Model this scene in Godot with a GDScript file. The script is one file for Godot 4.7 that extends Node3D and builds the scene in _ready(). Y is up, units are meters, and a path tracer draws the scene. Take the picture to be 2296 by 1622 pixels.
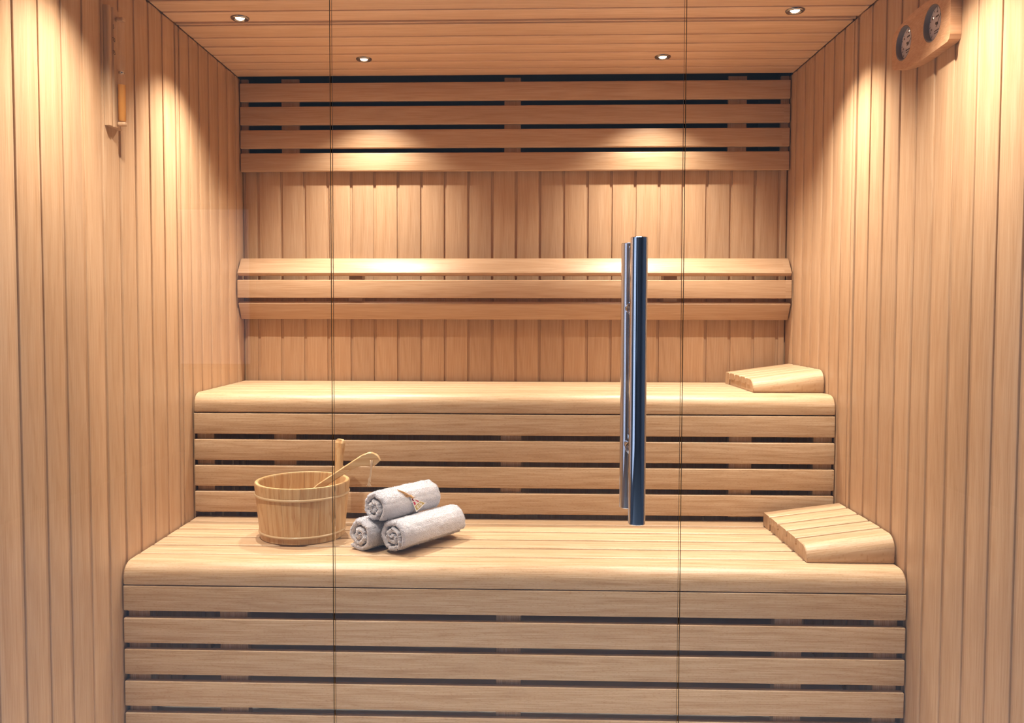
extends Node3D
# A sauna cabin seen through its frameless glass front. Metres, y up; the camera stands in the lobby, 1.24 m above the floor.
# Positions are written V(x, height against the eye, distance into the cabin).

const HC := 1.24            # height of the eye above the floor
const XL := -1.116          # face of the cabin's left wall
const XR := 1.084           # face of its right wall
const CY := 0.9438          # face of its ceiling, above the eye
const D2 := 3.432           # face of its back wall
const DS := 3.3965          # face of the slatted panel high on the back wall
const D1 := 2.8687          # front of the upper bench
const D0 := 2.327           # front of the lower bench
const LB := -0.711          # top of the lower bench
const UB := -0.2775         # top of the upper bench
const ZG := 1.575           # middle of the glass front
const FL := -HC             # floor

var M := {}
var taken := {}
var cache := {}
var rng := RandomNumberGenerator.new()

func V(x: float, y: float, z: float) -> Vector3:
	return Vector3(x, y + HC, -z)

# ------------------------------------------------------------------ nodes

func numbered(called: String) -> String:
	var n: int = taken.get(called, 0)
	taken[called] = n + 1
	return called if n == 0 else "%s_%03d" % [called, n]

func meta(o: Node, label := "", category := "", group := "", kind := "") -> Node:
	if label: o.set_meta("label", label)
	if category: o.set_meta("category", category)
	if group: o.set_meta("group", group)
	if kind: o.set_meta("kind", kind)
	return o

func thing(called: String, label: String, category: String, at: Vector3, group := "") -> Node3D:
	var o := Node3D.new()
	o.name = numbered(called)
	add_child(o)
	o.position = at
	meta(o, label, category, group)
	return o

# one mesh at a place: its x axis along ax, its y axis along ay
func put(called: String, mesh: Mesh, mat: Material, parent: Node, at := Vector3.ZERO, ax := Vector3.RIGHT, ay := Vector3.UP) -> MeshInstance3D:
	var o := MeshInstance3D.new()
	o.name = numbered(called) if parent == self else called
	o.mesh = mesh
	o.material_override = mat
	parent.add_child(o, true)
	o.global_transform = Transform3D(Basis(ax, ay, ax.cross(ay)), at)
	return o

func struct(called: String, mesh: Mesh, mat: Material, at := Vector3.ZERO, label := "") -> MeshInstance3D:
	var o := put(called, mesh, mat, self, at)
	meta(o, label, "", "", "structure")
	return o

# ------------------------------------------------------------------ meshes

func tri(st: SurfaceTool, p: Array, n: Array, uv: Array) -> void:
	var mean: Vector3 = n[0] + n[1] + n[2]
	var order := [0, 1, 2]
	if (p[1] - p[0]).cross(p[2] - p[0]).dot(mean) > 0.0:
		order = [0, 2, 1]
	for k in order:
		st.set_normal(n[k])
		st.set_uv(uv[k])
		st.add_vertex(p[k])

func quad(st: SurfaceTool, p: Array, n: Array, uv: Array) -> void:
	tri(st, [p[0], p[1], p[2]], [n[0], n[1], n[2]], [uv[0], uv[1], uv[2]])
	tri(st, [p[0], p[2], p[3]], [n[0], n[2], n[3]], [uv[0], uv[2], uv[3]])

# rounded rectangle, counter-clockwise, centred on (cx, cy)
func rr(w: float, h: float, r: float, seg := 3, cx := 0.0, cy := 0.0) -> PackedVector2Array:
	var out := PackedVector2Array()
	r = minf(r, minf(w, h) / 2.0 - 0.00005)
	for k in 4:
		var c := Vector2([1, -1, -1, 1][k] * (w / 2.0 - r), [1, 1, -1, -1][k] * (h / 2.0 - r))
		for i in seg + 1:
			var a := (k + float(i) / seg) * PI / 2.0
			out.append(c + Vector2(cos(a), sin(a)) * r + Vector2(cx, cy))
	return out

# profiles (y, z) set up along x; the grain runs along x
func loft(profs: Array, xs: Array, scale_uv := true) -> ArrayMesh:
	var st := SurfaceTool.new()
	st.begin(Mesh.PRIMITIVE_TRIANGLES)
	var first: PackedVector2Array = profs[0]
	var n := first.size()
	var su := 1.0 / 2.4 if scale_uv else 1.0
	var sv := 1.0 / 0.3 if scale_uv else 1.0
	for s in profs.size() - 1:
		var a: PackedVector2Array = profs[s]
		var b: PackedVector2Array = profs[s + 1]
		var same := a == b
		var nrm := []
		for i in n:
			var e: Vector2 = (b[(i + 1) % n] - b[i]) if not same else (a[(i + 1) % n] - a[i])
			nrm.append(Vector2(e.y, -e.x).normalized())
		var run := 0.0
		for i in n:
			var j := (i + 1) % n
			var len := a[i].distance_to(a[j])
			var p := [Vector3(xs[s], a[i].x, a[i].y), Vector3(xs[s], a[j].x, a[j].y), Vector3(xs[s + 1], b[j].x, b[j].y), Vector3(xs[s + 1], b[i].x, b[i].y)]
			var v0 := run * sv
			var v1 := (run + len) * sv
			run += len
			var uv := [Vector2(xs[s] * su, v0), Vector2(xs[s] * su, v1), Vector2(xs[s + 1] * su, v1), Vector2(xs[s + 1] * su, v0)]
			var here: Vector2 = nrm[i]
			var n0 := here
			var n1 := here
			var before: Vector2 = nrm[(i + n - 1) % n]
			var after: Vector2 = nrm[j]
			if before.dot(here) > 0.7: n0 = (before + here).normalized()
			if after.dot(here) > 0.7: n1 = (after + here).normalized()
			var lean := 0.0
			if not same:
				var ba := (a[i] + a[j]) / 2.0
				var bb := (b[i] + b[j]) / 2.0
				lean = -(bb - ba).dot(here) / maxf(xs[s + 1] - xs[s], 1e-6)
			var m0 := Vector3(lean, n0.x, n0.y).normalized()
			var m1 := Vector3(lean, n1.x, n1.y).normalized()
			quad(st, p, [m0, m1, m1, m0], uv)
	for end in 2:
		var c: PackedVector2Array = profs[0 if end == 0 else profs.size() - 1]
		var x: float = xs[0 if end == 0 else xs.size() - 1]
		var nn := Vector3(-1 if end == 0 else 1, 0, 0)
		var idx := Geometry2D.triangulate_polygon(c)
		for k in range(0, idx.size(), 3):
			var pp := []
			var uu := []
			for q in 3:
				var w: Vector2 = c[idx[k + q]]
				pp.append(Vector3(x, w.x, w.y))
				uu.append(Vector2((x + w.x * 0.4) * su, w.y * sv))
			tri(st, pp, [nn, nn, nn], uu)
	return st.commit()

func prism(prof: PackedVector2Array, length: float) -> ArrayMesh:
	return loft([prof, prof], [0.0, length])

# a planed slat with eased edges and ends; length along x from 0, w along y and t along z, centred
func slat(length: float, w: float, t: float, r := 0.003) -> ArrayMesh:
	var key := "slat %.4f %.4f %.4f %.4f" % [length, w, t, r]
	if not cache.has(key):
		var e := minf(r, t / 3.0)
		var inner := rr(w - 2 * e, t - 2 * e, maxf(r - e, 0.0006))
		var mid := rr(w - 0.6 * e, t - 0.6 * e, r * 0.8)
		var full := rr(w, t, r)
		cache[key] = loft([inner, mid, full, full, mid, inner], [0.0, e * 0.3, e, length - e, length - e * 0.3, length])
	return cache[key]

func box(w: float, h: float, d: float) -> BoxMesh:
	var b := BoxMesh.new()
	b.size = Vector3(w, h, d)
	return b

# profile of (radius, height), turned round y
func lathe(prof: Array, seg := 32, round_limit := 0.75) -> ArrayMesh:
	var st := SurfaceTool.new()
	st.begin(Mesh.PRIMITIVE_TRIANGLES)
	var nrm := []
	for i in prof.size() - 1:
		var e: Vector2 = prof[i + 1] - prof[i]
		nrm.append(Vector2(e.y, -e.x).normalized())
	for i in prof.size() - 1:
		var here: Vector2 = nrm[i]
		var n0 := here
		var n1 := here
		if i > 0 and nrm[i - 1].dot(here) > round_limit: n0 = (nrm[i - 1] + here).normalized()
		if i < nrm.size() - 1 and nrm[i + 1].dot(here) > round_limit: n1 = (nrm[i + 1] + here).normalized()
		var a: Vector2 = prof[i]
		var b: Vector2 = prof[i + 1]
		for k in seg:
			var t0 := TAU * k / seg
			var t1 := TAU * (k + 1) / seg
			var d0 := Vector3(cos(t0), 0, sin(t0))
			var d1 := Vector3(cos(t1), 0, sin(t1))
			var up := Vector3.UP
			var p := [d0 * a.x + up * a.y, d1 * a.x + up * a.y, d1 * b.x + up * b.y, d0 * b.x + up * b.y]
			var q := [d0 * n0.x + up * n0.y, d1 * n0.x + up * n0.y, d1 * n1.x + up * n1.y, d0 * n1.x + up * n1.y]
			var uv := [Vector2(a.y, t0 * 0.1), Vector2(a.y, t1 * 0.1), Vector2(b.y, t1 * 0.1), Vector2(b.y, t0 * 0.1)]
			if a.x > 1e-6: tri(st, [p[0], p[1], p[2]], [q[0], q[1], q[2]], [uv[0], uv[1], uv[2]])
			if b.x > 1e-6: tri(st, [p[0], p[2], p[3]], [q[0], q[2], q[3]], [uv[0], uv[2], uv[3]])
	return st.commit()

# a round cord or rod along points, each with its radius
func rod(points: Array, radius, seg := 10) -> ArrayMesh:
	var st := SurfaceTool.new()
	st.begin(Mesh.PRIMITIVE_TRIANGLES)
	var rings := []
	var norms := []
	var side := Vector3.RIGHT
	for i in points.size():
		var t: Vector3 = (points[mini(i + 1, points.size() - 1)] - points[maxi(i - 1, 0)]).normalized()
		if absf(side.dot(t)) > 0.95: side = Vector3.FORWARD
		side = (side - t * side.dot(t)).normalized()
		var other := t.cross(side)
		var ring := []
		var ns := []
		var r: float = radius[i] if radius is Array else radius
		for k in seg:
			var a := TAU * k / seg
			var d := side * cos(a) + other * sin(a)
			ring.append(points[i] + d * r)
			ns.append(d)
		rings.append(ring)
		norms.append(ns)
	for i in points.size() - 1:
		for k in seg:
			var l := (k + 1) % seg
			quad(st, [rings[i][k], rings[i][l], rings[i + 1][l], rings[i + 1][k]], [norms[i][k], norms[i][l], norms[i + 1][l], norms[i + 1][k]], [Vector2(i, k), Vector2(i, k + 1), Vector2(i + 1, k + 1), Vector2(i + 1, k)])
	for end in 2:
		var at := 0 if end == 0 else points.size() - 1
		var nn: Vector3 = (points[0] - points[1]).normalized() if end == 0 else (points[at] - points[at - 1]).normalized()
		for k in seg:
			tri(st, [points[at], rings[at][k], rings[at][(k + 1) % seg]], [nn, nn, nn], [Vector2.ZERO, Vector2.ZERO, Vector2.ZERO])
	return st.commit()

# ------------------------------------------------------------------ materials

func noise_bytes(w: int, h: int, freq: float, sd: int, out_w: int, out_h: int) -> PackedByteArray:
	var f := FastNoiseLite.new()
	f.noise_type = FastNoiseLite.TYPE_SIMPLEX
	f.fractal_type = FastNoiseLite.FRACTAL_FBM
	f.fractal_octaves = 2
	f.frequency = freq
	f.seed = sd
	var im := f.get_image(w, h)
	im.convert(Image.FORMAT_L8)
	im.resize(out_w, out_h, Image.INTERPOLATE_CUBIC)
	return im.get_data()

# wood: the grain runs along u. Fine streaks, growth rings bent by a slow drift, and short pores
func grain(sd: int, rings: float, bend: float, ring_depth: float, streak_depth: float, pore_depth: float, light: Color, dark: Color) -> ImageTexture:
	var w := 2048
	var h := 256
	var streak := noise_bytes(40, 256, 0.30, sd, w, h)
	var band := noise_bytes(20, 64, 0.10, sd + 1, w, h)
	var drift := noise_bytes(24, 24, 0.07, sd + 2, w, h)
	var pore := noise_bytes(420, 256, 0.55, sd + 3, w, h)
	var data := PackedByteArray()
	data.resize(w * h * 3)
	var i := 0
	for y in h:
		var base := y * rings / h
		for x in w:
			var t := base + (drift[i] - 128.0) / 255.0 * bend + (streak[i] - 128.0) / 255.0 * 0.5
			var f := t - floorf(t)
			var ring := f * f * f
			if f > 0.93: ring *= (1.0 - f) / 0.07
			var g := ring * ring_depth + streak[i] / 255.0 * streak_depth + band[i] / 255.0 * 0.22
			if pore[i] > 176: g += (pore[i] - 176) / 79.0 * pore_depth
			g = clampf(g, 0.0, 1.0)
			data[i * 3] = int(255.0 * lerpf(light.r, dark.r, g))
			data[i * 3 + 1] = int(255.0 * lerpf(light.g, dark.g, g))
			data[i * 3 + 2] = int(255.0 * lerpf(light.b, dark.b, g))
			i += 1
	var im := Image.create_from_data(w, h, false, Image.FORMAT_RGB8, data)
	return ImageTexture.create_from_image(im)

func woods(base: Color, tex: Texture2D, count: int, spread: float, rough: float, sd: int) -> Array:
	rng.seed = sd
	var out := []
	for k in count:
		var m := StandardMaterial3D.new()
		var v := rng.randf_range(-spread, spread)
		var r := rng.randf_range(-spread, spread) * 0.35
		m.albedo_color = Color(clampf(base.r * (1.0 + v + r * 0.3), 0, 1), clampf(base.g * (1.0 + v), 0, 1), clampf(base.b * (1.0 + v - r), 0, 1))
		m.albedo_texture = tex
		m.uv1_offset = Vector3(rng.randf() * 0.1, rng.randf(), 0)
		m.roughness = rough
		m.metallic_specular = 0.45
		out.append(m)
	return out

func plain(c: Color, rough := 0.6, metal := 0.0) -> StandardMaterial3D:
	var m := StandardMaterial3D.new()
	m.albedo_color = c
	m.roughness = rough
	m.metallic = metal
	return m

func any(list: Array) -> Material:
	return list[rng.randi() % list.size()]

func make_materials() -> void:
	var g_wall := grain(11, 9.0, 3.2, 0.22, 0.42, 0.06, Color(1.0, 0.985, 0.96), Color(0.80, 0.70, 0.58))
	var g_bench := grain(41, 13.0, 2.4, 0.34, 0.50, 0.42, Color(1.0, 0.99, 0.97), Color(0.76, 0.66, 0.54))
	var g_pine := grain(71, 8.0, 5.0, 0.46, 0.26, 0.05, Color(1.0, 0.98, 0.94), Color(0.76, 0.58, 0.40))
	M.wall = woods(Color(0.800, 0.685, 0.575), g_wall, 7, 0.030, 0.42, 5)
	M.ceiling = woods(Color(0.905, 0.790, 0.680), g_wall, 6, 0.025, 0.48, 6)  # same wood as the walls, its colour lightened to stand in for bounced light
	M.bench = woods(Color(0.835, 0.745, 0.640), g_bench, 7, 0.028, 0.42, 7)
	M.pine = woods(Color(0.850, 0.765, 0.625), g_pine, 6, 0.022, 0.40, 8)
	M.backing = M.wall[0]      # the same wood behind the panelling
	M.recess_dark = plain(Color(0.36, 0.37, 0.42), 0.95)      # dark slate lining, toned so the vent recess reads as shaded
	M.plaque = StandardMaterial3D.new()
	M.plaque.albedo_color = Color(0.82, 0.66, 0.53)
	M.plaque.albedo_texture = g_wall
	M.plaque.uv1_triplanar = true
	M.plaque.uv1_scale = Vector3(3.3, 3.3, 0.42)
	M.plaque.roughness = 0.5
	M.glass = StandardMaterial3D.new()
	M.glass.transparency = BaseMaterial3D.TRANSPARENCY_ALPHA
	M.glass.albedo_color = Color(0.9, 0.95, 0.94, 0.01)
	M.glass.roughness = 0.0
	M.glass.metallic_specular = 0.5
	# the cut rims of the panes: dark brown standing in for internal reflection in the glass
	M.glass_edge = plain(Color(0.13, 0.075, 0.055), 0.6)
	M.chrome = plain(Color(0.80, 0.81, 0.83), 0.07, 1.0)
	M.nickel = plain(Color(0.62, 0.60, 0.58), 0.22, 1.0)
	M.lamp = plain(Color(1, 1, 1), 0.4)
	M.lamp.emission_enabled = true
	M.lamp.emission = Color(1.0, 0.93, 0.82)
	M.lamp.emission_energy_multiplier = 14.0
	M.pane_light = plain(Color(1, 1, 1), 0.5)
	M.pane_light.emission_enabled = true
	M.pane_light.emission = Color(0.80, 0.88, 1.0)
	M.pane_light.emission_energy_multiplier = 1.1
	M.lobby_wall = plain(Color(0.45, 0.45, 0.48), 0.8)
	M.lobby_ceiling = plain(Color(0.62, 0.64, 0.68), 0.85)
	M.tile = plain(Color(0.88, 0.845, 0.80), 0.4)
	M.lobby_floor = plain(Color(0.60, 0.60, 0.61), 0.5)
	M.frame = plain(Color(0.16, 0.16, 0.17), 0.5)
	# terry: a pile of loops, as colour mottling and as relief
	var loops := FastNoiseLite.new()
	loops.noise_type = FastNoiseLite.TYPE_CELLULAR
	loops.frequency = 0.11
	loops.seed = 3
	var lt := NoiseTexture2D.new()
	lt.noise = loops
	lt.width = 512
	lt.height = 512
	lt.seamless = true
	M.terry = StandardMaterial3D.new()
	M.terry.albedo_color = Color(0.885, 0.885, 0.915)
	M.terry.roughness = 0.95
	M.terry.metallic_specular = 0.2
	M.terry.uv1_triplanar = true
	M.terry.uv1_scale = Vector3(7, 7, 7)
	M.terry.heightmap_enabled = true
	M.terry.heightmap_texture = lt
	M.terry.heightmap_scale = 0.45
	M.terry.rim_enabled = true
	M.terry.rim = 0.5
	M.terry.rim_tint = 0.3
	M.loops = plain(Color(0.885, 0.885, 0.915), 0.95)
	M.cord = plain(Color(0.80, 0.70, 0.58), 0.9)
	M.raffia = plain(Color(0.80, 0.62, 0.42), 0.7)
	M.card = plain(Color(0.95, 0.93, 0.90), 0.6)
	M.pink = plain(Color(0.78, 0.22, 0.36), 0.6)
	M.plum = plain(Color(0.50, 0.10, 0.28), 0.6)
	M.gold = plain(Color(0.74, 0.64, 0.32), 0.6)
	M.ink = plain(Color(0.16, 0.13, 0.14), 0.7)
	M.dial = plain(Color(0.80, 0.77, 0.78), 0.45)
	M.bezel = plain(Color(0.50, 0.47, 0.47), 0.4, 0.35)
	M.sand = plain(Color(0.78, 0.52, 0.20), 0.7)
	M.hoop = plain(Color(0.81, 0.71, 0.56), 0.28)

# ------------------------------------------------------------------ the cabin

# tongue-and-groove board: the face is "face" wide, then a sunk tongue up to "pitch"; its face lies in z = 0
func tongue(length: float, pitch: float, groove := 0.0150, sunk := 0.0044, r := 0.0020) -> ArrayMesh:
	var key := "tongue %.4f %.4f %.4f %.4f" % [length, pitch, groove, sunk]
	if cache.has(key): return cache[key]
	var t := 0.014
	var f := pitch - groove
	var p := PackedVector2Array([Vector2(0, -t), Vector2(pitch - 0.0002, -t), Vector2(pitch - 0.0002, -sunk), Vector2(f, -sunk)])
	for i in 4:
		var a := i / 3.0 * PI / 2.0
		p.append(Vector2(f - r + r * cos(a), -r + r * sin(a)))
	for i in 4:
		var a := PI / 2.0 + i / 3.0 * PI / 2.0
		p.append(Vector2(r + r * cos(a), -r + r * sin(a)))
	cache[key] = prism(p, length)
	return cache[key]

func cabin() -> void:
	var zn := ZG + 0.02
	# grooves along the depth, as they lie on both side walls and nearly so on the ceiling
	var far_side := [2.787, 2.872, 2.960, 3.055, 3.152, 3.251, 3.351, D2 + 0.012]
	var near_side := [2.753, 2.652, 2.552, 2.453, 2.355, 2.2545, 2.154, 2.052, 1.951, 1.850, 1.749, 1.648, zn]
	for side in [-1, 1]:
		var x := XL if side < 0 else XR
		var name_ := "wall_left" if side < 0 else "wall_right"
		var wall := struct(name_, box(0.06, CY - FL + 0.1, D2 - zn + 0.12), M.backing, V(x + side * (0.0145 + 0.03), (CY + FL) / 2.0 + 0.03, (D2 + zn) / 2.0 + 0.06), "tongue-and-groove boarded side wall of the sauna cabin")
		var length := CY - FL - 0.004
		var edges := far_side.duplicate()
		for i in edges.size() - 1:
			lay_side(wall, x, side, edges[i], edges[i + 1], length, 0.0140)
		lay_side(wall, x, side, 2.761, 2.787, length, 0.006)
		for i in near_side.size() - 1:
			lay_side(wall, x, side, near_side[i + 1], near_side[i], length, 0.0160)
	# back wall: boards up to the slatted panel, a deep vent recess behind that, its lining coloured dark for shade
	var wb := struct("wall_back", box(XR - XL + 0.2, 0.578 - FL, 0.06), M.backing, V((XL + XR) / 2.0, (0.578 + FL) / 2.0, D2 + 0.0145 + 0.03), "boarded back wall of the sauna cabin")
	var xs := [XL + 0.003]
	for n in 23: xs.append(-1.0577 + 0.09567 * n)
	xs.append(XR - 0.003)
	for i in xs.size() - 1:
		var p: float = xs[i + 1] - xs[i]
		if p < 0.02: continue
		put("board", tongue(0.572 - FL, p, 0.0105, 0.0060), any(M.wall), wb, V(xs[i + 1], FL, D2), Vector3.UP, Vector3.LEFT)
	put("recess_lining", box(XR - XL + 0.1, 0.56, 0.01), M.recess_dark, wb, V((XL + XR) / 2.0, 0.80, D2 + 0.46))
	put("recess_lining", box(XR - XL + 0.1, 0.01, 0.52), M.recess_dark, wb, V((XL + XR) / 2.0, CY + 0.055, D2 + 0.20))
	put("recess_lining", box(XR - XL + 0.1, 0.01, 0.40), M.recess_dark, wb, V((XL + XR) / 2.0, 0.583, D2 + 0.26))
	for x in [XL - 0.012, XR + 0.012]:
		put("recess_lining", box(0.01, 0.5, 0.46), M.recess_dark, wb, V(x, 0.80, D2 + 0.235))
	# ceiling
	var ce := struct("ceiling", box(XR - XL + 0.2, 0.06, 3.385 - zn), M.backing, V((XL + XR) / 2.0, CY + 0.0145 + 0.03, (3.385 + zn) / 2.0), "boarded ceiling of the sauna cabin")
	var far_top := [2.787, 2.911, 3.007, 3.102, 3.197, 3.294, 3.388]
	var near_top := [2.753, 2.658, 2.562, 2.466, 2.371, 2.275, 2.179, 2.084, 1.988, 1.892, 1.797, 1.701, zn]
	var width := XR - XL - 0.002
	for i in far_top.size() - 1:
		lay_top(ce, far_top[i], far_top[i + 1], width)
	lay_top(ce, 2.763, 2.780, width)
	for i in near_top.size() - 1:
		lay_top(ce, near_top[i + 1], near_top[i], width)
	# cabin floor
	struct("floor", box(2.4, 0.1, 2.2), M.tile, V(0.0, FL - 0.05, ZG + 1.1), "pale tiled floor of the sauna cabin")

func lay_side(wall: Node, x: float, side: int, z0: float, z1: float, length: float, groove: float) -> void:
	if side < 0:
		put("board", tongue(length, z1 - z0, groove), any(M.wall), wall, V(x, FL, z1), Vector3.UP, Vector3.BACK)
	else:
		put("board", tongue(length, z1 - z0, groove), any(M.wall), wall, V(x, FL, z0), Vector3.UP, Vector3.FORWARD)

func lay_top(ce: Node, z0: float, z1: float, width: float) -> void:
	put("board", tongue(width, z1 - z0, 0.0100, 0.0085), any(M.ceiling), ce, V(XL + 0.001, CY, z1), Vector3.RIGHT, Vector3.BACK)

func benches() -> void:
	var w := XR - XL - 0.008
	for which in 2:
		var lower := which == 0
		var top := LB if lower else UB
		var d := D0 if lower else D1
		var t := thing("lower_bench" if lower else "upper_bench", "low slatted wooden sauna bench carrying the bucket and the rolled towels" if lower else "high slatted wooden sauna bench along the boarded back wall", "bench", V(0, FL if lower else LB, d + 0.2))
		# rounded front edge
		var h := 0.0615 if lower else 0.0655
		var nose := PackedVector2Array()
		var dep := 0.100
		var big := 0.042
		nose.append(Vector2(-0.028, -dep))
		nose.append(Vector2(-h + 0.004, -0.03))
		for i in 4:
			var a := -PI / 2.0 + i / 3.0 * PI / 2.0
			nose.append(Vector2(-h + 0.004 + 0.004 * sin(a), -0.004 + 0.004 * cos(a)))
		for i in 13:
			var a := i / 12.0 * PI / 2.0
			nose.append(Vector2(-big + big * sin(a), -big + big * cos(a)))
		for i in 4:
			var a := i / 3.0 * PI / 2.0
			nose.append(Vector2(-0.003 + 0.003 * cos(a), -dep + 0.003 - 0.003 * sin(a)))
		nose.reverse()
		if Geometry2D.is_polygon_clockwise(nose): nose.reverse()
		var small := PackedVector2Array()
		for q in nose: small.append(q + (Vector2(-h / 2.0, -dep / 2.0) - q).normalized() * 0.004)
		put("front_edge", loft([small, nose, nose, small], [0.0, 0.004, w - 0.004, w]), M.bench[1 if lower else 4], t, V(XL + 0.004, top, d))
		# seat boards
		var z := d + (0.1075 if lower else 0.1055)
		var stop := D1 + 0.030 if lower else D2 - 0.004
		var k := 0
		while z + 0.03 < stop:
			var bw := minf(0.0850 if lower else 0.0900, stop - z)
			put("seat_board", slat(w, bw, 0.027, 0.0055), M.bench[(k * 3 + which + 2) % M.bench.size()], t, V(XL + 0.004, top - 0.0135, z + bw / 2.0), Vector3.RIGHT, Vector3.FORWARD)
			z += 0.0956
			k += 1
		# slats of the front, on uprights
		var tops: Array = [-0.7749, -0.8680, -0.9589, -1.0510, -1.1430] if lower else [-0.3469, -0.4384, -0.5287, -0.6190]
		for i in tops.size():
			put("front_slat", slat(w, 0.0720, 0.020, 0.0032), M.bench[(i * 2 + which * 3) % M.bench.size()], t, V(XL + 0.004, tops[i] - 0.0360, d + 0.010))
		var ups: Array = [[-1.106, -1.044], [-0.842, -0.762], [-0.053, 0.018], [0.727, 0.803], [1.001, 1.066]] if lower else [[-1.108, -1.048], [-0.838, -0.760], [-0.051, 0.021], [0.730, 0.807], [1.015, 1.078]]
		var foot := FL if lower else -0.698
		for u in ups:
			var head := top - 0.028 if lower else top - 0.030
			put("upright", slat(head - foot, u[1] - u[0], 0.035, 0.002), M.bench[5], t, V((u[0] + u[1]) / 2.0, foot, d + 0.0385), Vector3.UP, Vector3.LEFT)
			put("bearer", slat((D1 - D0 - 0.06 if lower else D2 - d - 0.07), 0.045, 0.04, 0.002), M.bench[5], t, V((u[0] + u[1]) / 2.0, top - 0.0505, d + 0.057), Vector3.FORWARD, Vector3.UP)

func wall_panel() -> void:
	var t := thing("slatted_vent_panel", "panel of four spaced horizontal slats over a dark recess under the ceiling", "vent panel", V(0, 0.55, DS + 0.03))
	var tops := [0.9208, 0.8275, 0.7344, 0.6420]
	for i in 4:
		put("slat", slat(XR - XL - 0.008, 0.0735, 0.020, 0.004), M.wall[(i * 2 + 1) % 7], t, V(XL + 0.004, tops[i] - 0.03675, DS + 0.010))
	for u in [[-1.112, -1.084], [-0.948, -0.876], [-0.048, 0.018], [0.841, 0.914], [1.048, 1.080]]:
		put("batten", slat(0.367, u[1] - u[0], 0.014, 0.001), M.wall[3], t, V((u[0] + u[1]) / 2.0, 0.574, DS + 0.0275), Vector3.UP, Vector3.LEFT)

func backrest() -> void:
	var t := thing("backrest", "wooden backrest of three slats set in a curve above the upper bench", "backrest", V(0, -0.03, 3.40))
	# front edge at (y, depth), far edge at (y, depth)
	var rows := [[0.1580, 3.3350, 0.2199, 3.3850], [0.0590, 3.3350, 0.1309, 3.3350], [-0.0265, 3.3820, 0.0362, 3.3450]]
	for i in 3:
		var r: Array = rows[i]
		var a := Vector2(r[0], -r[1])
		var b := Vector2(r[2], -r[3])
		var up := (b - a).normalized()
		var out := Vector2(-up.y, up.x)
		var c := (a + b) / 2.0 - out * 0.010
		put("slat", slat(2.188, (b - a).length(), 0.020, 0.003), M.wall[[5, 2, 4][i]], t, V(-1.1100, c.x, -c.y), Vector3.RIGHT, Vector3(0, up.x, up.y))
	for x in [-0.641, 0.611]:
		var p := PackedVector2Array([Vector2(-0.01, 0.0), Vector2(0.20, 0.0), Vector2(0.205, 0.03), Vector2(0.150, 0.066), Vector2(0.045, 0.066), Vector2(-0.012, 0.036)])
		p.reverse()
		if Geometry2D.is_polygon_clockwise(p): p.reverse()
		put("bracket", prism(p, 0.052), M.wall[6], t, V(x - 0.026, 0.0, D2 - 0.0005))

func headrest(top: float, z0: float, z1: float, x0: float, label: String) -> void:
	var t := thing("headrest", label, "headrest", V((x0 + 1.08) / 2.0, top, (z0 + z1) / 2.0), "wedge headrests")
	var w := 1.0795 - x0
	var lo := 0.046
	var hi := 0.080
	var n := 5
	var front := 0.098
	var pitch := (z1 - z0 - front) / (n - 1)
	var seat := 0.022
	# front piece: rounded over, standing on the bench
	var pa := PackedVector2Array()
	var pb := PackedVector2Array()
	for side in 2:
		var h := lo if side == 0 else hi
		var p := PackedVector2Array([Vector2(0.0005, -0.026), Vector2(0.0005, -0.003), Vector2(0.003, -0.0005)])
		var r := 0.034
		for i in 11:
			var a := i / 10.0 * PI / 2.0
			p.append(Vector2(h - r + r * sin(a), -r + r * cos(a) - 0.006 * sin(a)))
		p.append(Vector2(h, -front + 0.010))
		p.append(Vector2(h - 0.003, -front + 0.007))
		p.append(Vector2(h - seat, -front + 0.007))
		p.append(Vector2(h - seat - 0.001, -0.034))
		p.reverse()
		if Geometry2D.is_polygon_clockwise(p): p.reverse()
		if side == 0: pa = p
		else: pb = p
	var mid_a := PackedVector2Array()
	var mid_b := PackedVector2Array()
	for i in pa.size():
		mid_a.append(pa[i] + (Vector2(lo * 0.6, -0.04) - pa[i]).normalized() * 0.0025)
		mid_b.append(pb[i] + (Vector2(hi * 0.6, -0.04) - pb[i]).normalized() * 0.0025)
	put("front_slat", loft([mid_a, pa, pb, mid_b], [0.0, 0.0025, w - 0.0025, w]), M.bench[2], t, V(x0, top, z0))
	# flat slats behind it; the last one turns down to the bench
	for i in n - 1:
		var zc := z0 + front + pitch * (i + 0.5)
		var last := i == n - 2
		var pw := pitch - 0.011
		var profs := []
		for side in 2:
			var h := lo if side == 0 else hi
			var base := rr(seat, pw, 0.0050, 3, h - seat / 2.0, 0.0)
			if last:
				base = rr(h - 0.0006, pw * 0.9, 0.0050, 3, h / 2.0 + 0.0002, pw * 0.05)
			profs.append(base)
		put("slat", loft(profs, [0.0, w]), M.bench[[3, 0, 6, 1][i]], t, V(x0, top, zc))
	# rails that carry the slats
	for side in 2:
		var f := 0.04 if side == 0 else w - 0.03
		var f0 := 0.004 if side == 0 else w - 0.034
		var ha := lerpf(lo, hi, f0 / w) - seat - 0.0006
		var hb := lerpf(lo, hi, f / w) - seat - 0.0006
		var len := z1 - z0 - 0.045 - pitch * 0.9
		var qa := rr(ha, len, 0.001, 1, ha / 2.0 + 0.0004, 0.0)
		var qb := rr(hb, len, 0.001, 1, hb / 2.0 + 0.0004, 0.0)
		put("rail", loft([qa, qb], [0.0, f - f0]), M.bench[4], t, V(x0 + f0, top, z0 + 0.040 + len / 2.0))

# ------------------------------------------------------------------ glass front and lobby

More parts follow.
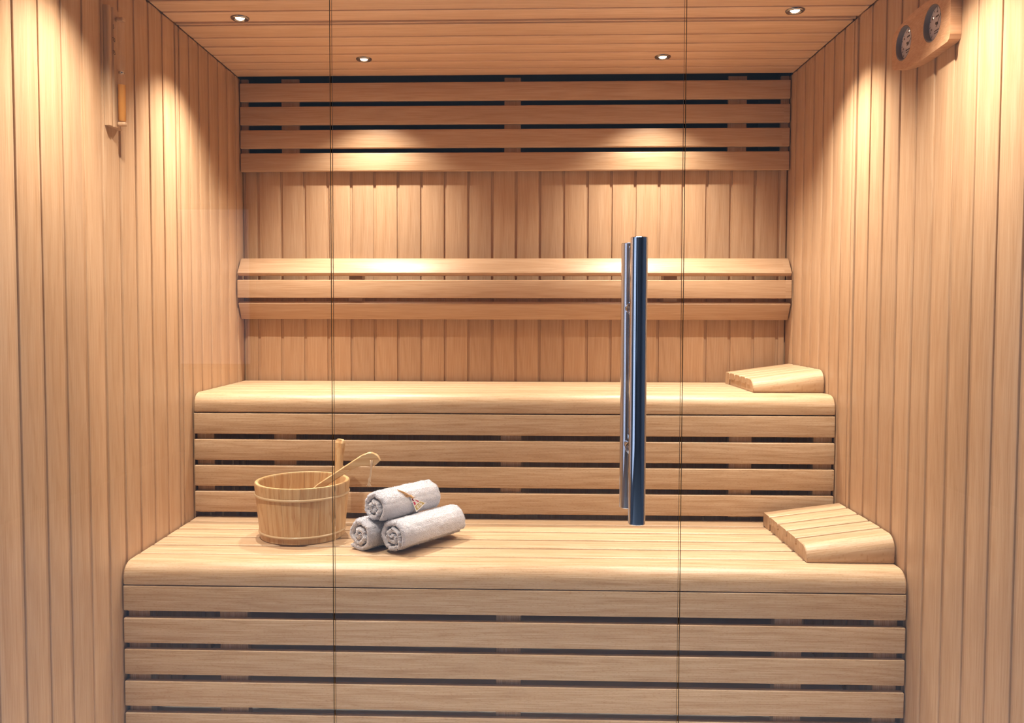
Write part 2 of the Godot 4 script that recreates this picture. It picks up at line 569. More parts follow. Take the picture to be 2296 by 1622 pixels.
func glass_front() -> void:
	var lo := FL + 0.01
	var hi := CY - 0.002
	var h := hi - lo
	var panes := [["window_1", XL + 0.001, -0.3454, "fixed glass pane beside the door on the sandglass side"], ["window_2", 0.3098, XR - 0.001, "fixed glass pane beside the door on the thermometer side"], ["door_1", -0.3422, 0.3067, "frameless glass sauna door with a long steel bar handle"]]
	for p in panes:
		var o := struct(p[0], box(p[2] - p[1] - 0.0012, h, 0.008), M.glass, V((p[1] + p[2]) / 2.0, (lo + hi) / 2.0, ZG), p[3])
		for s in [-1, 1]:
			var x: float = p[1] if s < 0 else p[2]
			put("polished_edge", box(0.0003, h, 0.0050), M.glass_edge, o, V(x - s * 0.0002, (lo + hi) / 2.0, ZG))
		if p[0] == "door_1":
			for q in [[-1, "outer_bar"], [1, "inner_bar"]]:
				var z: float = ZG + q[0] * 0.0650
				var y0 := -0.3785
				var y1 := 0.1350
				var r := 0.0152
				var prof := [Vector2(0.0, 0.0), Vector2(r - 0.001, 0.0), Vector2(r, 0.001), Vector2(r, y1 - y0 - 0.001), Vector2(r - 0.001, y1 - y0), Vector2(0.0, y1 - y0)]
				var bar := put(q[1], lathe(prof, 48), M.chrome, o, V(0.2185, y0, z))
				for y in [0.0093, -0.2520]:
					var from := V(0.2185, y, ZG + q[0] * 0.0045)
					put("standoff", rod([Vector3.ZERO, Vector3(0, 0, -q[0] * 0.001), Vector3(0, 0, -q[0] * 0.004), Vector3(0, 0, -q[0] * 0.0045), Vector3(0, 0, -q[0] * 0.048)], [0.012, 0.0125, 0.0125, 0.009, 0.009], 20), M.chrome, bar, from)

func lobby() -> void:
	var top := 2.30
	var h := top - FL
	var cy := (top + FL) / 2.0
	var zr := -4.20
	struct("wall_lobby_right", box(0.1, h, ZG - zr + 0.2), M.lobby_wall, V(3.14, cy, (ZG + zr) / 2.0), "grey wall of the lobby behind the viewer")
	struct("wall_lobby_left", box(0.1, h, ZG - zr + 0.2), M.lobby_wall, V(-3.05, cy, (ZG + zr) / 2.0), "grey wall of the lobby behind the viewer")
	struct("wall_lobby_rear", box(6.4, h, 0.1), M.lobby_wall, V(0.04, cy, zr - 0.05), "grey rear wall of the lobby with windows")
	struct("ceiling_lobby", box(6.4, 0.1, ZG - zr + 0.3), M.lobby_ceiling, V(0.04, top + 0.05, (ZG + zr) / 2.0), "pale ceiling of the lobby")
	struct("wall_front_left", box(1.9, h, 0.08), M.lobby_wall, V(XL - 0.02 - 0.95, cy, ZG + 0.04), "outer face of the cabin beside the glass")
	struct("wall_front_right", box(2.0, h, 0.08), M.lobby_wall, V(XR + 0.02 + 1.0, cy, ZG + 0.04), "outer face of the cabin beside the glass")
	struct("wall_front_header", box(XR - XL + 0.06, top - CY, 0.08), M.lobby_wall, V((XL + XR) / 2.0, (top + CY) / 2.0 + 0.0005, ZG + 0.04), "outer face of the cabin above the glass")
	struct("floor_lobby", box(6.4, 0.1, ZG - zr + 0.1), M.lobby_floor, V(0.04, FL - 0.05, (ZG + zr) / 2.0 - 0.05), "grey floor of the lobby")
	# lobby windows: frosted panes with daylight behind
	var wins := [[Vector3(-2.64, 0.225, zr + 0.012), 0.62, 1.35, 0, 0.12], [Vector3(-2.985, 0.20, -1.20), 0.50, 2.3, 1, 1.0], [Vector3(-2.985, 0.20, -0.45), 0.50, 2.3, 1, 1.0], [Vector3(-2.985, 0.20, 0.30), 0.50, 2.3, 1, 1.0]]
	var n := 3
	for w in wins:
		var c: Vector3 = w[0]
		var ax := Vector3.RIGHT if w[3] == 0 else Vector3.BACK
		var day := plain(Color(0.8, 0.8, 0.8), 0.5)
		day.emission_enabled = true
		day.emission = Color(0.78, 0.86, 1.0)
		day.emission_energy_multiplier = w[4]
		var o := put("window_%d" % n, box(w[1], w[2], 0.01), day, self, V(c.x, c.y, c.z), ax, Vector3.UP)
		meta(o, "frosted lobby window with daylight behind", "", "", "structure")
		n += 1
		var nrm := Vector3(0, 0, -1) if w[3] == 0 else Vector3(1, 0, 0)
		for s in [-1, 1]:
			put("frame", box(0.05, w[2] + 0.1, 0.03), M.frame, o, V(c.x, c.y, c.z) + ax * s * (w[1] / 2.0 + 0.025), ax, Vector3.UP)
			put("frame", box(w[1], 0.05, 0.03), M.frame, o, V(c.x, c.y, c.z) + Vector3.UP * s * (w[2] / 2.0 + 0.025), ax, Vector3.UP)
		soft_light(o, Vector2(w[1], w[2]), Color(0.78, 0.86, 1.0), w[4] * w[1] * w[2] * 0.22, V(c.x, c.y, c.z) + nrm * 0.02, nrm, Vector3.UP)
	# flat panel lamp in the lobby ceiling, in front of the glass
	var at := V(0.0, top, 1.27)
	var t := thing("ceiling_panel_lamp", "flat square lamp in the lobby ceiling before the glass front", "lamp", at)
	put("frame", box(1.60, 0.03, 0.56), M.frame, t, at + Vector3.DOWN * 0.0155)
	put("diffuser", box(1.54, 0.008, 0.50), M.pane_light, t, at + Vector3.DOWN * 0.0348)
	soft_light(t, Vector2(1.5, 0.48), Color(0.72, 0.86, 1.0), PANEL_ENERGY, at + Vector3.DOWN * 0.042, Vector3.DOWN, Vector3.FORWARD)

const PANEL_ENERGY := 14.0

func soft_light(parent: Node, size: Vector2, tint: Color, energy: float, at: Vector3, to: Vector3, up: Vector3) -> void:
	var l := AreaLight3D.new()
	l.name = "glow"
	l.area_size = size
	l.light_color = tint
	l.light_energy = energy
	l.area_normalize_energy = true
	l.area_range = 12.0
	l.shadow_enabled = true
	parent.add_child(l)
	l.global_transform = Transform3D(Basis.looking_at(to, up), at)

# ------------------------------------------------------------------ lamps

func downlight(x: float, z: float, label: String, energy := LAMP_ENERGY, half := 54.0) -> void:
	var t := thing("ceiling_downlight", label, "downlight", V(x, CY, z), "recessed chrome downlights in the boarded ceiling")
	var ring := [Vector2(0.0150, 0.0), Vector2(0.0180, -0.0035), Vector2(0.0225, -0.0055), Vector2(0.0265, -0.0050), Vector2(0.0292, -0.0022), Vector2(0.0295, 0.0)]
	put("trim_ring", lathe(ring, 40), M.nickel, t, V(x, CY - 0.0003, z))
	var bulb := [Vector2(0.0, -0.0060), Vector2(0.006, -0.0057), Vector2(0.010, -0.0045), Vector2(0.0130, -0.0025), Vector2(0.0145, 0.0)]
	put("lamp", lathe(bulb, 28), M.lamp, t, V(x, CY - 0.0004, z))
	var l := SpotLight3D.new()
	l.name = "beam"
	l.light_color = Color(1.0, 0.960, 0.895)
	l.light_energy = energy
	l.light_size = 0.016
	l.spot_range = 8.0
	l.spot_attenuation = 2.0
	l.spot_angle = half
	l.spot_angle_attenuation = 1.0
	l.shadow_enabled = true
	t.add_child(l)
	l.global_transform = Transform3D(Basis.looking_at(Vector3.DOWN, Vector3.FORWARD), V(x, CY - 0.0085, z))

const LAMP_ENERGY := 2.8

# ------------------------------------------------------------------ things on the bench

func bucket() -> void:
	var c := V(-0.680, LB, 2.655)
	var t := thing("sauna_bucket", "round wooden stave bucket with one tall stave handle and two hoops", "bucket", c)
	var n := 16
	var rt := 0.1500
	var rb := 0.1320
	var h := 0.1770
	var wall := 0.0155
	var tall := 12        # stave that carries the handle
	for k in n:
		var a0 := TAU * (k - 0.5) / n + 0.002
		var a1 := TAU * (k + 0.5) / n - 0.002
		var st := SurfaceTool.new()
		st.begin(Mesh.PRIMITIVE_TRIANGLES)
		var seg := 4
		var pts := []      # rings up the stave: outer arc then inner arc
		var ys := [0.0, 0.003, h * 0.5, h - 0.004, h - 0.001, h]
		for yi in ys.size():
			var y: float = ys[yi]
			var ro := lerpf(rb, rt, y / h)
			var ri := ro - wall
			if yi == 0: ro -= 0.003
			if yi == ys.size() - 1:
				ro -= 0.004
				ri += 0.004
			if yi == ys.size() - 2:
				ro -= 0.0012
				ri += 0.0012
			var row := []
			for i in seg + 1:
				var a := lerpf(a0, a1, float(i) / seg)
				row.append(Vector3(cos(a) * ro, y, sin(a) * ro))
			for i in seg + 1:
				var a := lerpf(a1, a0, float(i) / seg)
				row.append(Vector3(cos(a) * ri, y, sin(a) * ri))
			pts.append(row)
		var m: int = pts[0].size()
		for yi in pts.size() - 1:
			for i in m:
				var j := (i + 1) % m
				var p := [pts[yi][i], pts[yi][j], pts[yi + 1][j], pts[yi + 1][i]]
				var fn: Vector3 = (p[2] - p[0]).cross(p[3] - p[1]).normalized()
				var mid: Vector3 = (p[0] + p[2]) / 2.0
				var am := (a0 + a1) / 2.0
				var centre := Vector3(cos(am), 0, sin(am)) * (lerpf(rb, rt, mid.y / h) - wall / 2.0) + Vector3.UP * h / 2.0
				if fn.dot(mid - Vector3(centre.x, mid.y, centre.z)) < 0.0: fn = -fn
				var ns := [fn, fn, fn, fn]
				if i < seg:
					for q in 4: ns[q] = (Vector3(p[q].x, 0, p[q].z).normalized() + fn * 0.6).normalized()
				elif i > seg and i < m - 1:
					for q in 4: ns[q] = (-Vector3(p[q].x, 0, p[q].z).normalized() + fn * 0.6).normalized()
				var uv := []
				for q in 4: uv.append(Vector2(p[q].y / 2.4, (atan2(p[q].z, p[q].x) * 0.15 + (0.02 if i >= seg else 0.0)) / 0.3))
				if absf(uv[0].y - uv[1].y) > 1.0: for q in 4: uv[q].y = fposmod(uv[q].y, PI)
				quad(st, p, ns, uv)
		for i in seg:
			var top: Array = pts[pts.size() - 1]
			var p := [top[i], top[i + 1], top[m - 2 - i], top[m - 1 - i]]
			quad(st, p, [Vector3.UP, Vector3.UP, Vector3.UP, Vector3.UP], [Vector2(0, 0), Vector2(0, 0.02), Vector2(0.01, 0.02), Vector2(0.01, 0)])
		put("stave", st.commit(), M.pine[(k * 5 + k / 3) % M.pine.size()], t, c)
	# bottom board
	put("bottom", lathe([Vector2(0.0, 0.012), Vector2(rb - wall + 0.002, 0.012), Vector2(rb - wall + 0.002, 0.022), Vector2(0.0, 0.022)], 40), M.pine[2], t, c)
	for y in [0.0225, 0.1400]:
		var ro := lerpf(rb, rt, y / h)
		var ring := []
		for i in 9:
			var a := PI / 2.0 * -1.0 + i / 8.0 * PI
			ring.append(Vector2(ro - 0.0012 + 0.0048 * cos(a), y + 0.0042 * sin(a)))
		put("hoop", lathe(ring, 64), M.hoop, t, c)
	# the tall stave, its foot between its neighbours and its head a grip
	var ah := -0.875
	var outw := Vector3(cos(ah), 0, sin(ah))
	var along := Vector3(-sin(ah), 0, cos(ah))
	var half := [[0.0, 0.026], [0.004, 0.024], [0.012, 0.018], [0.024, 0.0145], [0.045, 0.0138], [0.070, 0.0150], [0.092, 0.0172], [0.108, 0.0180], [0.116, 0.0165], [0.120, 0.0120]]
	var profs := []
	var xs := []
	for q in half:
		var lean: float = q[0] * 0.10
		profs.append(rr(q[1] * 2.3, 0.0165 if q[0] < 0.115 else 0.011, 0.0055, 4, 0.0, lean))
		xs.append(q[0])
	var place := c + outw * (rt - 0.0085) + Vector3.UP * (h - 0.006)
	put("handle_stave", loft(profs, xs), M.pine[4], t, place, Vector3.UP, outw.cross(Vector3.UP).normalized())

func ladle() -> void:
	var t := thing("sauna_ladle", "long-handled wooden ladle resting in the stave bucket", "ladle", V(-0.62, -0.66, 2.66))
	# outline of the grip seen from the front
	var z := 2.628
	var edge := [[-0.4240, -0.4640], [-0.4300, -0.4505], [-0.4395, -0.4430], [-0.4520, -0.4385], [-0.4625, -0.4390], [-0.4850, -0.4480], [-0.5407, -0.4850], [-0.5900, -0.5180], [-0.6260, -0.5420], [-0.6600, -0.5720], [-0.6560, -0.5800], [-0.6200, -0.5620], [-0.5780, -0.5350], [-0.5338, -0.5060], [-0.5050, -0.4890], [-0.4850, -0.4835], [-0.4680, -0.4835], [-0.4490, -0.4852], [-0.4370, -0.4770]]
	var prof := PackedVector2Array()
	for e in edge: prof.append(Vector2(e[0], e[1] + HC))
	if Geometry2D.is_polygon_clockwise(prof): prof.reverse()
	var inner := PackedVector2Array()
	for i in prof.size():
		var e: Vector2 = (prof[(i + 1) % prof.size()] - prof[(i + prof.size() - 1) % prof.size()]).normalized()
		inner.append(prof[i] - Vector2(e.y, -e.x) * 0.0028)
	put("handle", loft([inner, prof, prof, inner], [0.0, 0.003, 0.011, 0.014]), M.pine[1], t, Vector3(0, 0, -z - 0.007), Vector3.BACK, Vector3.RIGHT)
	var bowl := [Vector2(0.0, 0.0), Vector2(0.030, 0.001), Vector2(0.040, 0.010), Vector2(0.043, 0.045), Vector2(0.039, 0.045), Vector2(0.036, 0.012), Vector2(0.0, 0.006)]
	put("bowl", lathe(bowl, 28), M.pine[0], t, V(-0.686, -0.632, z))
	# hanging cord through the end
	var hole := V(-0.4545, -0.4640, z - 0.0075)
	var pts := []
	for i in 25:
		var s := i / 24.0
		pts.append(hole + Vector3(0.0025 * sin(s * 3.0) - 0.006 * s * s, 0.004 * sin(minf(s * 9.0, PI)) - 0.068 * s, 0.003 * sin(minf(s * 9.0, PI)) + 0.0005 * sin(s * 40.0)))
	put("cord", rod(pts, 0.0027, 8), M.cord, t)
	var pts2 := []
	for i in 25:
		var s := i / 24.0
		pts2.append(hole + Vector3(0.0030 + 0.0022 * cos(s * 5.0) - 0.006 * s * s, 0.004 * sin(minf(s * 9.0, PI)) - 0.068 * s, 0.002 * sin(minf(s * 9.0, PI)) - 0.001))
	put("cord", rod(pts2, 0.0024, 8), M.cord, t)
	var tail: Vector3 = pts[24]
	put("cord_knot", rod([tail + Vector3(0.001, 0.014, 0), tail + Vector3(0.0015, 0.010, 0.001), tail + Vector3(0.001, 0.003, 0.001), tail + Vector3(0, -0.002, 0)], [0.0015, 0.0048, 0.0044, 0.0014], 10), M.cord, t)
	for k in 5:
		var d := Vector3((k - 2) * 0.0028, -0.013 - 0.002 * (k % 2), 0.001 * (k % 3))
		put("cord_strand", rod([tail, tail + d * 0.6, tail + d + Vector3((k - 2) * 0.0008, 0, 0)], [0.0016, 0.0014, 0.0010], 6), M.cord, t)

# a rolled towel: one thick spiral, its ends soft and uneven
func towel(label: String, centre: Vector3, axis: Vector3, length: float, radius: float, start: float, squash: float, sd: int, tail: float) -> Node3D:
	var f := FastNoiseLite.new()
	f.seed = sd
	f.frequency = 1.0
	f.noise_type = FastNoiseLite.TYPE_SIMPLEX
	var u := axis.normalized()
	var side := u.cross(Vector3.UP).normalized()
	var pitch := 0.0160
	var th := 0.0142
	var turns := (radius - 0.009) / pitch
	var per := 120
	var around := int(turns * per)
	var lengthwise := 130
	var pos := PackedVector3Array()
	var extra := int(tail / 0.002)
	# run along the sheet: straight tail first, then the spiral inwards
	var sheet := []
	for i in range(-extra, around + 1):
		var p: Vector2
		var nrm: Vector2
		if i < 0:
			var a := start
			var dirn := Vector2(-sin(a), cos(a)) * -1.0
			nrm = Vector2(cos(a), sin(a))
			p = nrm * (radius - th / 2.0) + dirn * -float(i) * 0.002
		else:
			var th_a := TAU * i / per
			var a := start + th_a
			var wob := f.get_noise_2d(cos(a) * 1.3 + th_a * 0.06, sin(a) * 1.3) * 0.0055 * minf(1.0, th_a / 3.0)
			var lap := th_a / TAU
			var r := radius - th / 2.0 - pitch * (pow(lap, 3.0) if lap < 1.0 else lap) + wob
			nrm = Vector2(cos(a), sin(a))
			p = nrm * maxf(r, 0.003)
		sheet.append([p, nrm, float(i)])
	var cols := sheet.size()
	var ring := cols * 2
	for j in lengthwise + 1:
		var s := float(j) / lengthwise
		s = 0.5 - 0.5 * cos(s * PI) if j % lengthwise != 0 else s
		for k in ring:
			var outer := k < cols
			var e: Array = sheet[k] if outer else sheet[ring - 1 - k]
			var idx: float = e[2]
			var ends := f.get_noise_2d(idx * 0.016, 7.0) * 0.0040 + (0.003 if idx > per else 0.0)
			var ends2 := f.get_noise_2d(idx * 0.016, 31.0) * 0.0040
			var x := lerpf(-ends, length + ends2, s)
			var d := minf(x + ends, length + ends2 - x)
			var soft := 0.0075
			var k2 := 1.0 if d >= soft else sqrt(maxf(0.0, 1.0 - pow(1.0 - d / soft, 2.0)))
			var edge: float = minf(1.0, (idx + extra) / 4.0 + 0.25) * minf(1.0, (around - idx) / 4.0 + 0.25)
			var off := th / 2.0 * k2 * edge * (1.0 if outer else -1.0)
			var p: Vector2 = e[0]
			var nn: Vector2 = e[1]
			var lump := f.get_noise_3d(p.x * 26.0, p.y * 26.0, x * 26.0) * 0.0020 + f.get_noise_3d(p.x * 230.0, p.y * 230.0, x * 230.0) * 0.0013 * k2
			if not outer: lump *= 0.4
			p += nn * (off + lump * (1.0 if outer else -1.0))
			var belly := 1.0 + 0.03 * sin(s * PI)
			p *= belly
			p.x *= squash
			p.y /= lerpf(1.0, squash, 0.6)
			pos.append(u * x + side * p.x + Vector3.UP * p.y)
	var st := SurfaceTool.new()
	st.begin(Mesh.PRIMITIVE_TRIANGLES)
	for q in pos:
		st.add_vertex(q)
	for j in lengthwise:
		for k in ring:
			var k1 := (k + 1) % ring
			var a := j * ring + k
			var b := j * ring + k1
			var c := a + ring
			var d := b + ring
			for v in [a, b, c, b, d, c]: st.add_index(v)
	st.generate_normals()
	var o := put("towel", st.commit(), M.terry, self, centre)
	meta(o, label, "towel", "rolled towels")
	# terry pile: short bent loops standing on the outer face and the ends
	var tuft := SurfaceTool.new()
	tuft.begin(Mesh.PRIMITIVE_TRIANGLES)
	var hw := 0.00036
	var bend := [Vector3(0, -0.0006, 0), Vector3(0.0002, 0.0009, 0), Vector3(0.0010, 0.0019, 0), Vector3(0.0019, 0.0017, 0)]
	for i in 3:
		var a: Vector3 = bend[i]
		var b: Vector3 = bend[i + 1]
		var nn := Vector3(b.y - a.y, a.x - b.x, 0).normalized() * -1.0
		var wa := Vector3(0, 0, hw)
		quad(tuft, [a - wa, a + wa, b + wa, b - wa], [nn, nn, nn, nn], [Vector2.ZERO, Vector2.ZERO, Vector2.ZERO, Vector2.ZERO])
	var mm := MultiMesh.new()
	mm.transform_format = MultiMesh.TRANSFORM_3D
	mm.mesh = tuft.commit()
	rng.seed = sd * 7 + 1
	var places := []
	var out_cols := int(minf(per * 1.03 + extra, cols))
	for i in 15000:
		var j := rng.randi() % lengthwise
		var k := rng.randi() % out_cols
		var q0 := pos[j * ring + k]
		var q1 := pos[j * ring + k + 1]
		var q2 := pos[(j + 1) * ring + k]
		var nn := (q1 - q0).cross(q2 - q0).normalized()
		if nn.dot(q0 - u * u.dot(q0)) < 0.0: nn = -nn
		var p := q0 + (q1 - q0) * rng.randf() + (q2 - q0) * rng.randf()
		var tx := Vector3(rng.randf_range(-1, 1), rng.randf_range(-1, 1), rng.randf_range(-1, 1))
		tx = (tx - nn * tx.dot(nn)).normalized()
		var up := (nn + tx * rng.randf_range(-0.5, 0.5)).normalized()
		tx = (tx - up * tx.dot(up)).normalized()
		var sc := rng.randf_range(0.7, 1.25)
		places.append(Transform3D(Basis(tx, up, tx.cross(up)).scaled(Vector3(sc, sc, sc)), p))
	mm.instance_count = places.size()
	for i in places.size(): mm.set_instance_transform(i, places[i])
	var pile := MultiMeshInstance3D.new()
	pile.name = "terry_pile"
	pile.multimesh = mm
	pile.material_override = M.loops
	meta(pile, "", "", "", "stuff")
	o.add_child(pile)
	return o

func towels() -> void:
	var axis := Vector3(0.6, 0, -0.8)
	var r := 0.0466
	var axis_r := Vector3(0.60, 0, -0.80)
	towel("pale grey rolled towel with a loose fold at its foot, lying beside the bucket", V(-0.4655, LB + r + 0.0022, 2.476), axis, 0.225, r + 0.001, -1.75, 1.02, 5, 0.03)
	towel("long pale grey rolled towel lying on the bench, away from the bucket", V(-0.3600, LB + r + 0.0045, 2.441), axis_r, 0.275, r + 0.0033, -0.5, 1.0, 9, 0.0)
	towel("pale grey rolled towel on top of the other two, tied with the hang tag", V(-0.4200, LB + r + 0.0835, 2.474), axis, 0.245, r, -0.95, 1.0, 14, 0.0)

func hang_tag() -> void:
	var t := thing("hang_tag", "small triangular pink and gold paper tag tied with raffia round a towel", "tag", V(-0.300, -0.590, 2.555))
	var a := V(-0.3216, -0.5611, 2.5325)
	var b := V(-0.2780, -0.5850, 2.5720)
	var c := V(-0.3055, -0.6070, 2.5420)
	var n := (b - a).cross(c - a).normalized()
	if n.z < 0: n = -n
	a += n * 0.006
	b += n * 0.006
	c += n * 0.006
	var e1 := (b - a).normalized()
	var e2 := n.cross(e1)
	var flat := func(poly: Array, lift: float, thick: float) -> ArrayMesh:
		var pa := PackedVector2Array()
		for q in poly:
			var w: Vector3 = a * q[0] + b * q[1] + c * q[2]
			pa.append(Vector2((w - a).dot(e1), (w - a).dot(e2)))
		if Geometry2D.is_polygon_clockwise(pa): pa.reverse()
		return loft([pa, pa], [lift, lift + thick])
	var place := func(called: String, mesh: Mesh, mat: Material) -> void:
		var o := put(called, mesh, mat, t)
		o.global_transform = Transform3D(Basis(n, e1, e2), a)
	# corners as shares of the three corners a (knot), b, c
	place.call("card", flat.call([[1, 0, 0], [0, 1, 0], [0, 0, 1]], 0.0, 0.0006), M.card)
	place.call("print_plum", flat.call([[0.92, 0.03, 0.05], [0.70, 0.05, 0.25], [0.68, 0.17, 0.15], [0.85, 0.12, 0.03]], 0.0006, 0.0001), M.plum)
	place.call("print_pink", flat.call([[0.66, 0.05, 0.29], [0.42, 0.06, 0.52], [0.42, 0.20, 0.38], [0.62, 0.19, 0.19]], 0.0006, 0.0001), M.pink)
	place.call("print_pink", flat.call([[0.72, 0.25, 0.03], [0.44, 0.51, 0.05], [0.42, 0.42, 0.16], [0.62, 0.28, 0.10]], 0.0006, 0.0001), M.pink)
	place.call("print_gold", flat.call([[0.36, 0.06, 0.58], [0.07, 0.07, 0.86], [0.07, 0.27, 0.66], [0.36, 0.20, 0.44]], 0.0006, 0.0001), M.gold)
	place.call("print_gold", flat.call([[0.36, 0.24, 0.40], [0.07, 0.32, 0.61], [0.07, 0.58, 0.35], [0.36, 0.42, 0.22]], 0.0006, 0.0001), M.gold)
	place.call("print_gold", flat.call([[0.36, 0.58, 0.06], [0.07, 0.86, 0.07], [0.07, 0.64, 0.29], [0.36, 0.46, 0.18]], 0.0006, 0.0001), M.gold)
	# lettering on the gold strip, along the long side
	var tm := TextMesh.new()
	tm.text = "VEDA"
	var fo := SystemFont.new()
	fo.font_names = PackedStringArray(["Droid Sans"])
	fo.font_weight = 700
	tm.font = fo
	tm.font_size = 16
	tm.pixel_size = 0.0012
	tm.depth = 0.0002
	var o := put("lettering", tm, M.card, t)
	var along := (b - c).normalized()
	var mid := (b + c) / 2.0 * 0.80 + a * 0.20
	o.global_transform = Transform3D(Basis(along * 0.50, n.cross(along) * 0.58, n), mid + n * 0.0009)
	# raffia bow and knot, thread round the roll
	var knot := V(-0.3165, -0.5580, 2.5340)
	put("raffia_knot", rod([knot + Vector3(-0.004, 0.004, 0), knot, knot + Vector3(0.004, -0.003, 0.001), knot + Vector3(0.007, -0.006, 0)], [0.0025, 0.0042, 0.0036, 0.0015], 8), M.raffia, t)
	for k in 4:
		var far := V(-0.3573 + 0.004 * (k % 2), -0.5345 - 0.0035 * k, 2.520)
		var m := (knot + far) / 2.0 + Vector3(0, 0.0035 - 0.003 * k, 0.004)
		put("raffia_strand", rod([knot, m, far], [0.0016, 0.0019, 0.0013], 6), M.raffia, t)
	put("raffia_strand", rod([knot, knot + Vector3(0.008, -0.002, 0.001), knot + Vector3(0.013, -0.001, 0)], 0.0012, 6), M.raffia, t)
	# thread round the top roll
	var axis := Vector3(0.6, 0, -0.8)
	var side := axis.cross(Vector3.UP).normalized()
	var centre := V(-0.4200, LB + 0.0466 + 0.0835, 2.474) + axis * 0.128
	var loop := []
	for i in 21:
		var an := deg_to_rad(-75.0 + 50.0 * i / 20.0)
		loop.append(centre + (side * cos(an) * 1.0 + Vector3.UP * sin(an)) * 0.0486)
	put("thread", rod(loop, 0.0007, 6), M.raffia, t)

# ------------------------------------------------------------------ things on the walls

func sand_timer() -> void:
	var t := thing("sand_timer", "fluted wooden wall sandglass with amber sand in a clear tube", "sand timer", V(XL, 0.51, 2.32))
	var y0 := 0.508
	var y1 := 0.830
	var w := 0.072
	# fluted plank: coves and beads across its width
	var p := PackedVector2Array([Vector2(0.0, 0.0005), Vector2(w, 0.0005)])
	for q in [[w, 0.0110], [w - 0.003, 0.0150], [w - 0.008, 0.0170], [w - 0.014, 0.0155], [w - 0.018, 0.0125], [w - 0.022, 0.0130], [w - 0.024, 0.0180], [0.024, 0.0180], [0.022, 0.0130], [0.018, 0.0125], [0.014, 0.0155], [0.008, 0.0170], [0.003, 0.0150], [0.0, 0.0110]]:
		p.append(Vector2(q[0], q[1]))
	put("plank", prism(p, y1 - y0), M.wall[0], t, V(XL, y0, 2.350), Vector3.UP, Vector3.BACK)
	var zt := 2.318
	var xt := XL + 0.0300
	# tube: two bulbs and a waist
	var h := 0.270
	var r := 0.0112
	var prof := [Vector2(0.0, 0.0), Vector2(r * 0.7, 0.001), Vector2(r, 0.006), Vector2(r, h * 0.44), Vector2(r * 0.75, h * 0.475), Vector2(0.0030, h * 0.497), Vector2(0.0030, h * 0.503), Vector2(r * 0.75, h * 0.525), Vector2(r, h * 0.56), Vector2(r, h - 0.006), Vector2(r * 0.7, h - 0.001), Vector2(0.0, h)]
	var base := V(xt, 0.524, zt)
	put("glass_tube", lathe(prof, 28), M.glass, t, base)
	var s := r - 0.0012
	put("sand", lathe([Vector2(0.0, 0.0012), Vector2(s * 0.8, 0.002), Vector2(s, 0.006), Vector2(s, h * 0.375), Vector2(0.0, h * 0.385)], 24), M.sand, t, base)
	put("waist_ring", lathe([Vector2(0.0034, -0.004), Vector2(0.0075, -0.003), Vector2(0.0085, 0.0), Vector2(0.0075, 0.003), Vector2(0.0034, 0.004)], 24), M.chrome, t, base + Vector3.UP * h * 0.5)
	for y in [0.5135, 0.797]:
		put("holder", slat(0.0105, 0.021, 0.018, 0.003), M.wall[1], t, V(XL + 0.0302, y, zt), Vector3.UP, Vector3.RIGHT)
	# minute figures printed beside the tube
	var k := 0
	for text in ["5", "10", "15"]:
		var tm := TextMesh.new()
		tm.text = text
		tm.font_size = 16
		tm.pixel_size = 0.0009
		tm.depth = 0.0002
		var o := put("figure", tm, M.ink, t)
		o.global_transform = Transform3D(Basis(Vector3.FORWARD, Vector3.UP, Vector3.RIGHT) * 1.0, V(XL + 0.0181, 0.779 - 0.0345 * k, 2.302))
		k += 1

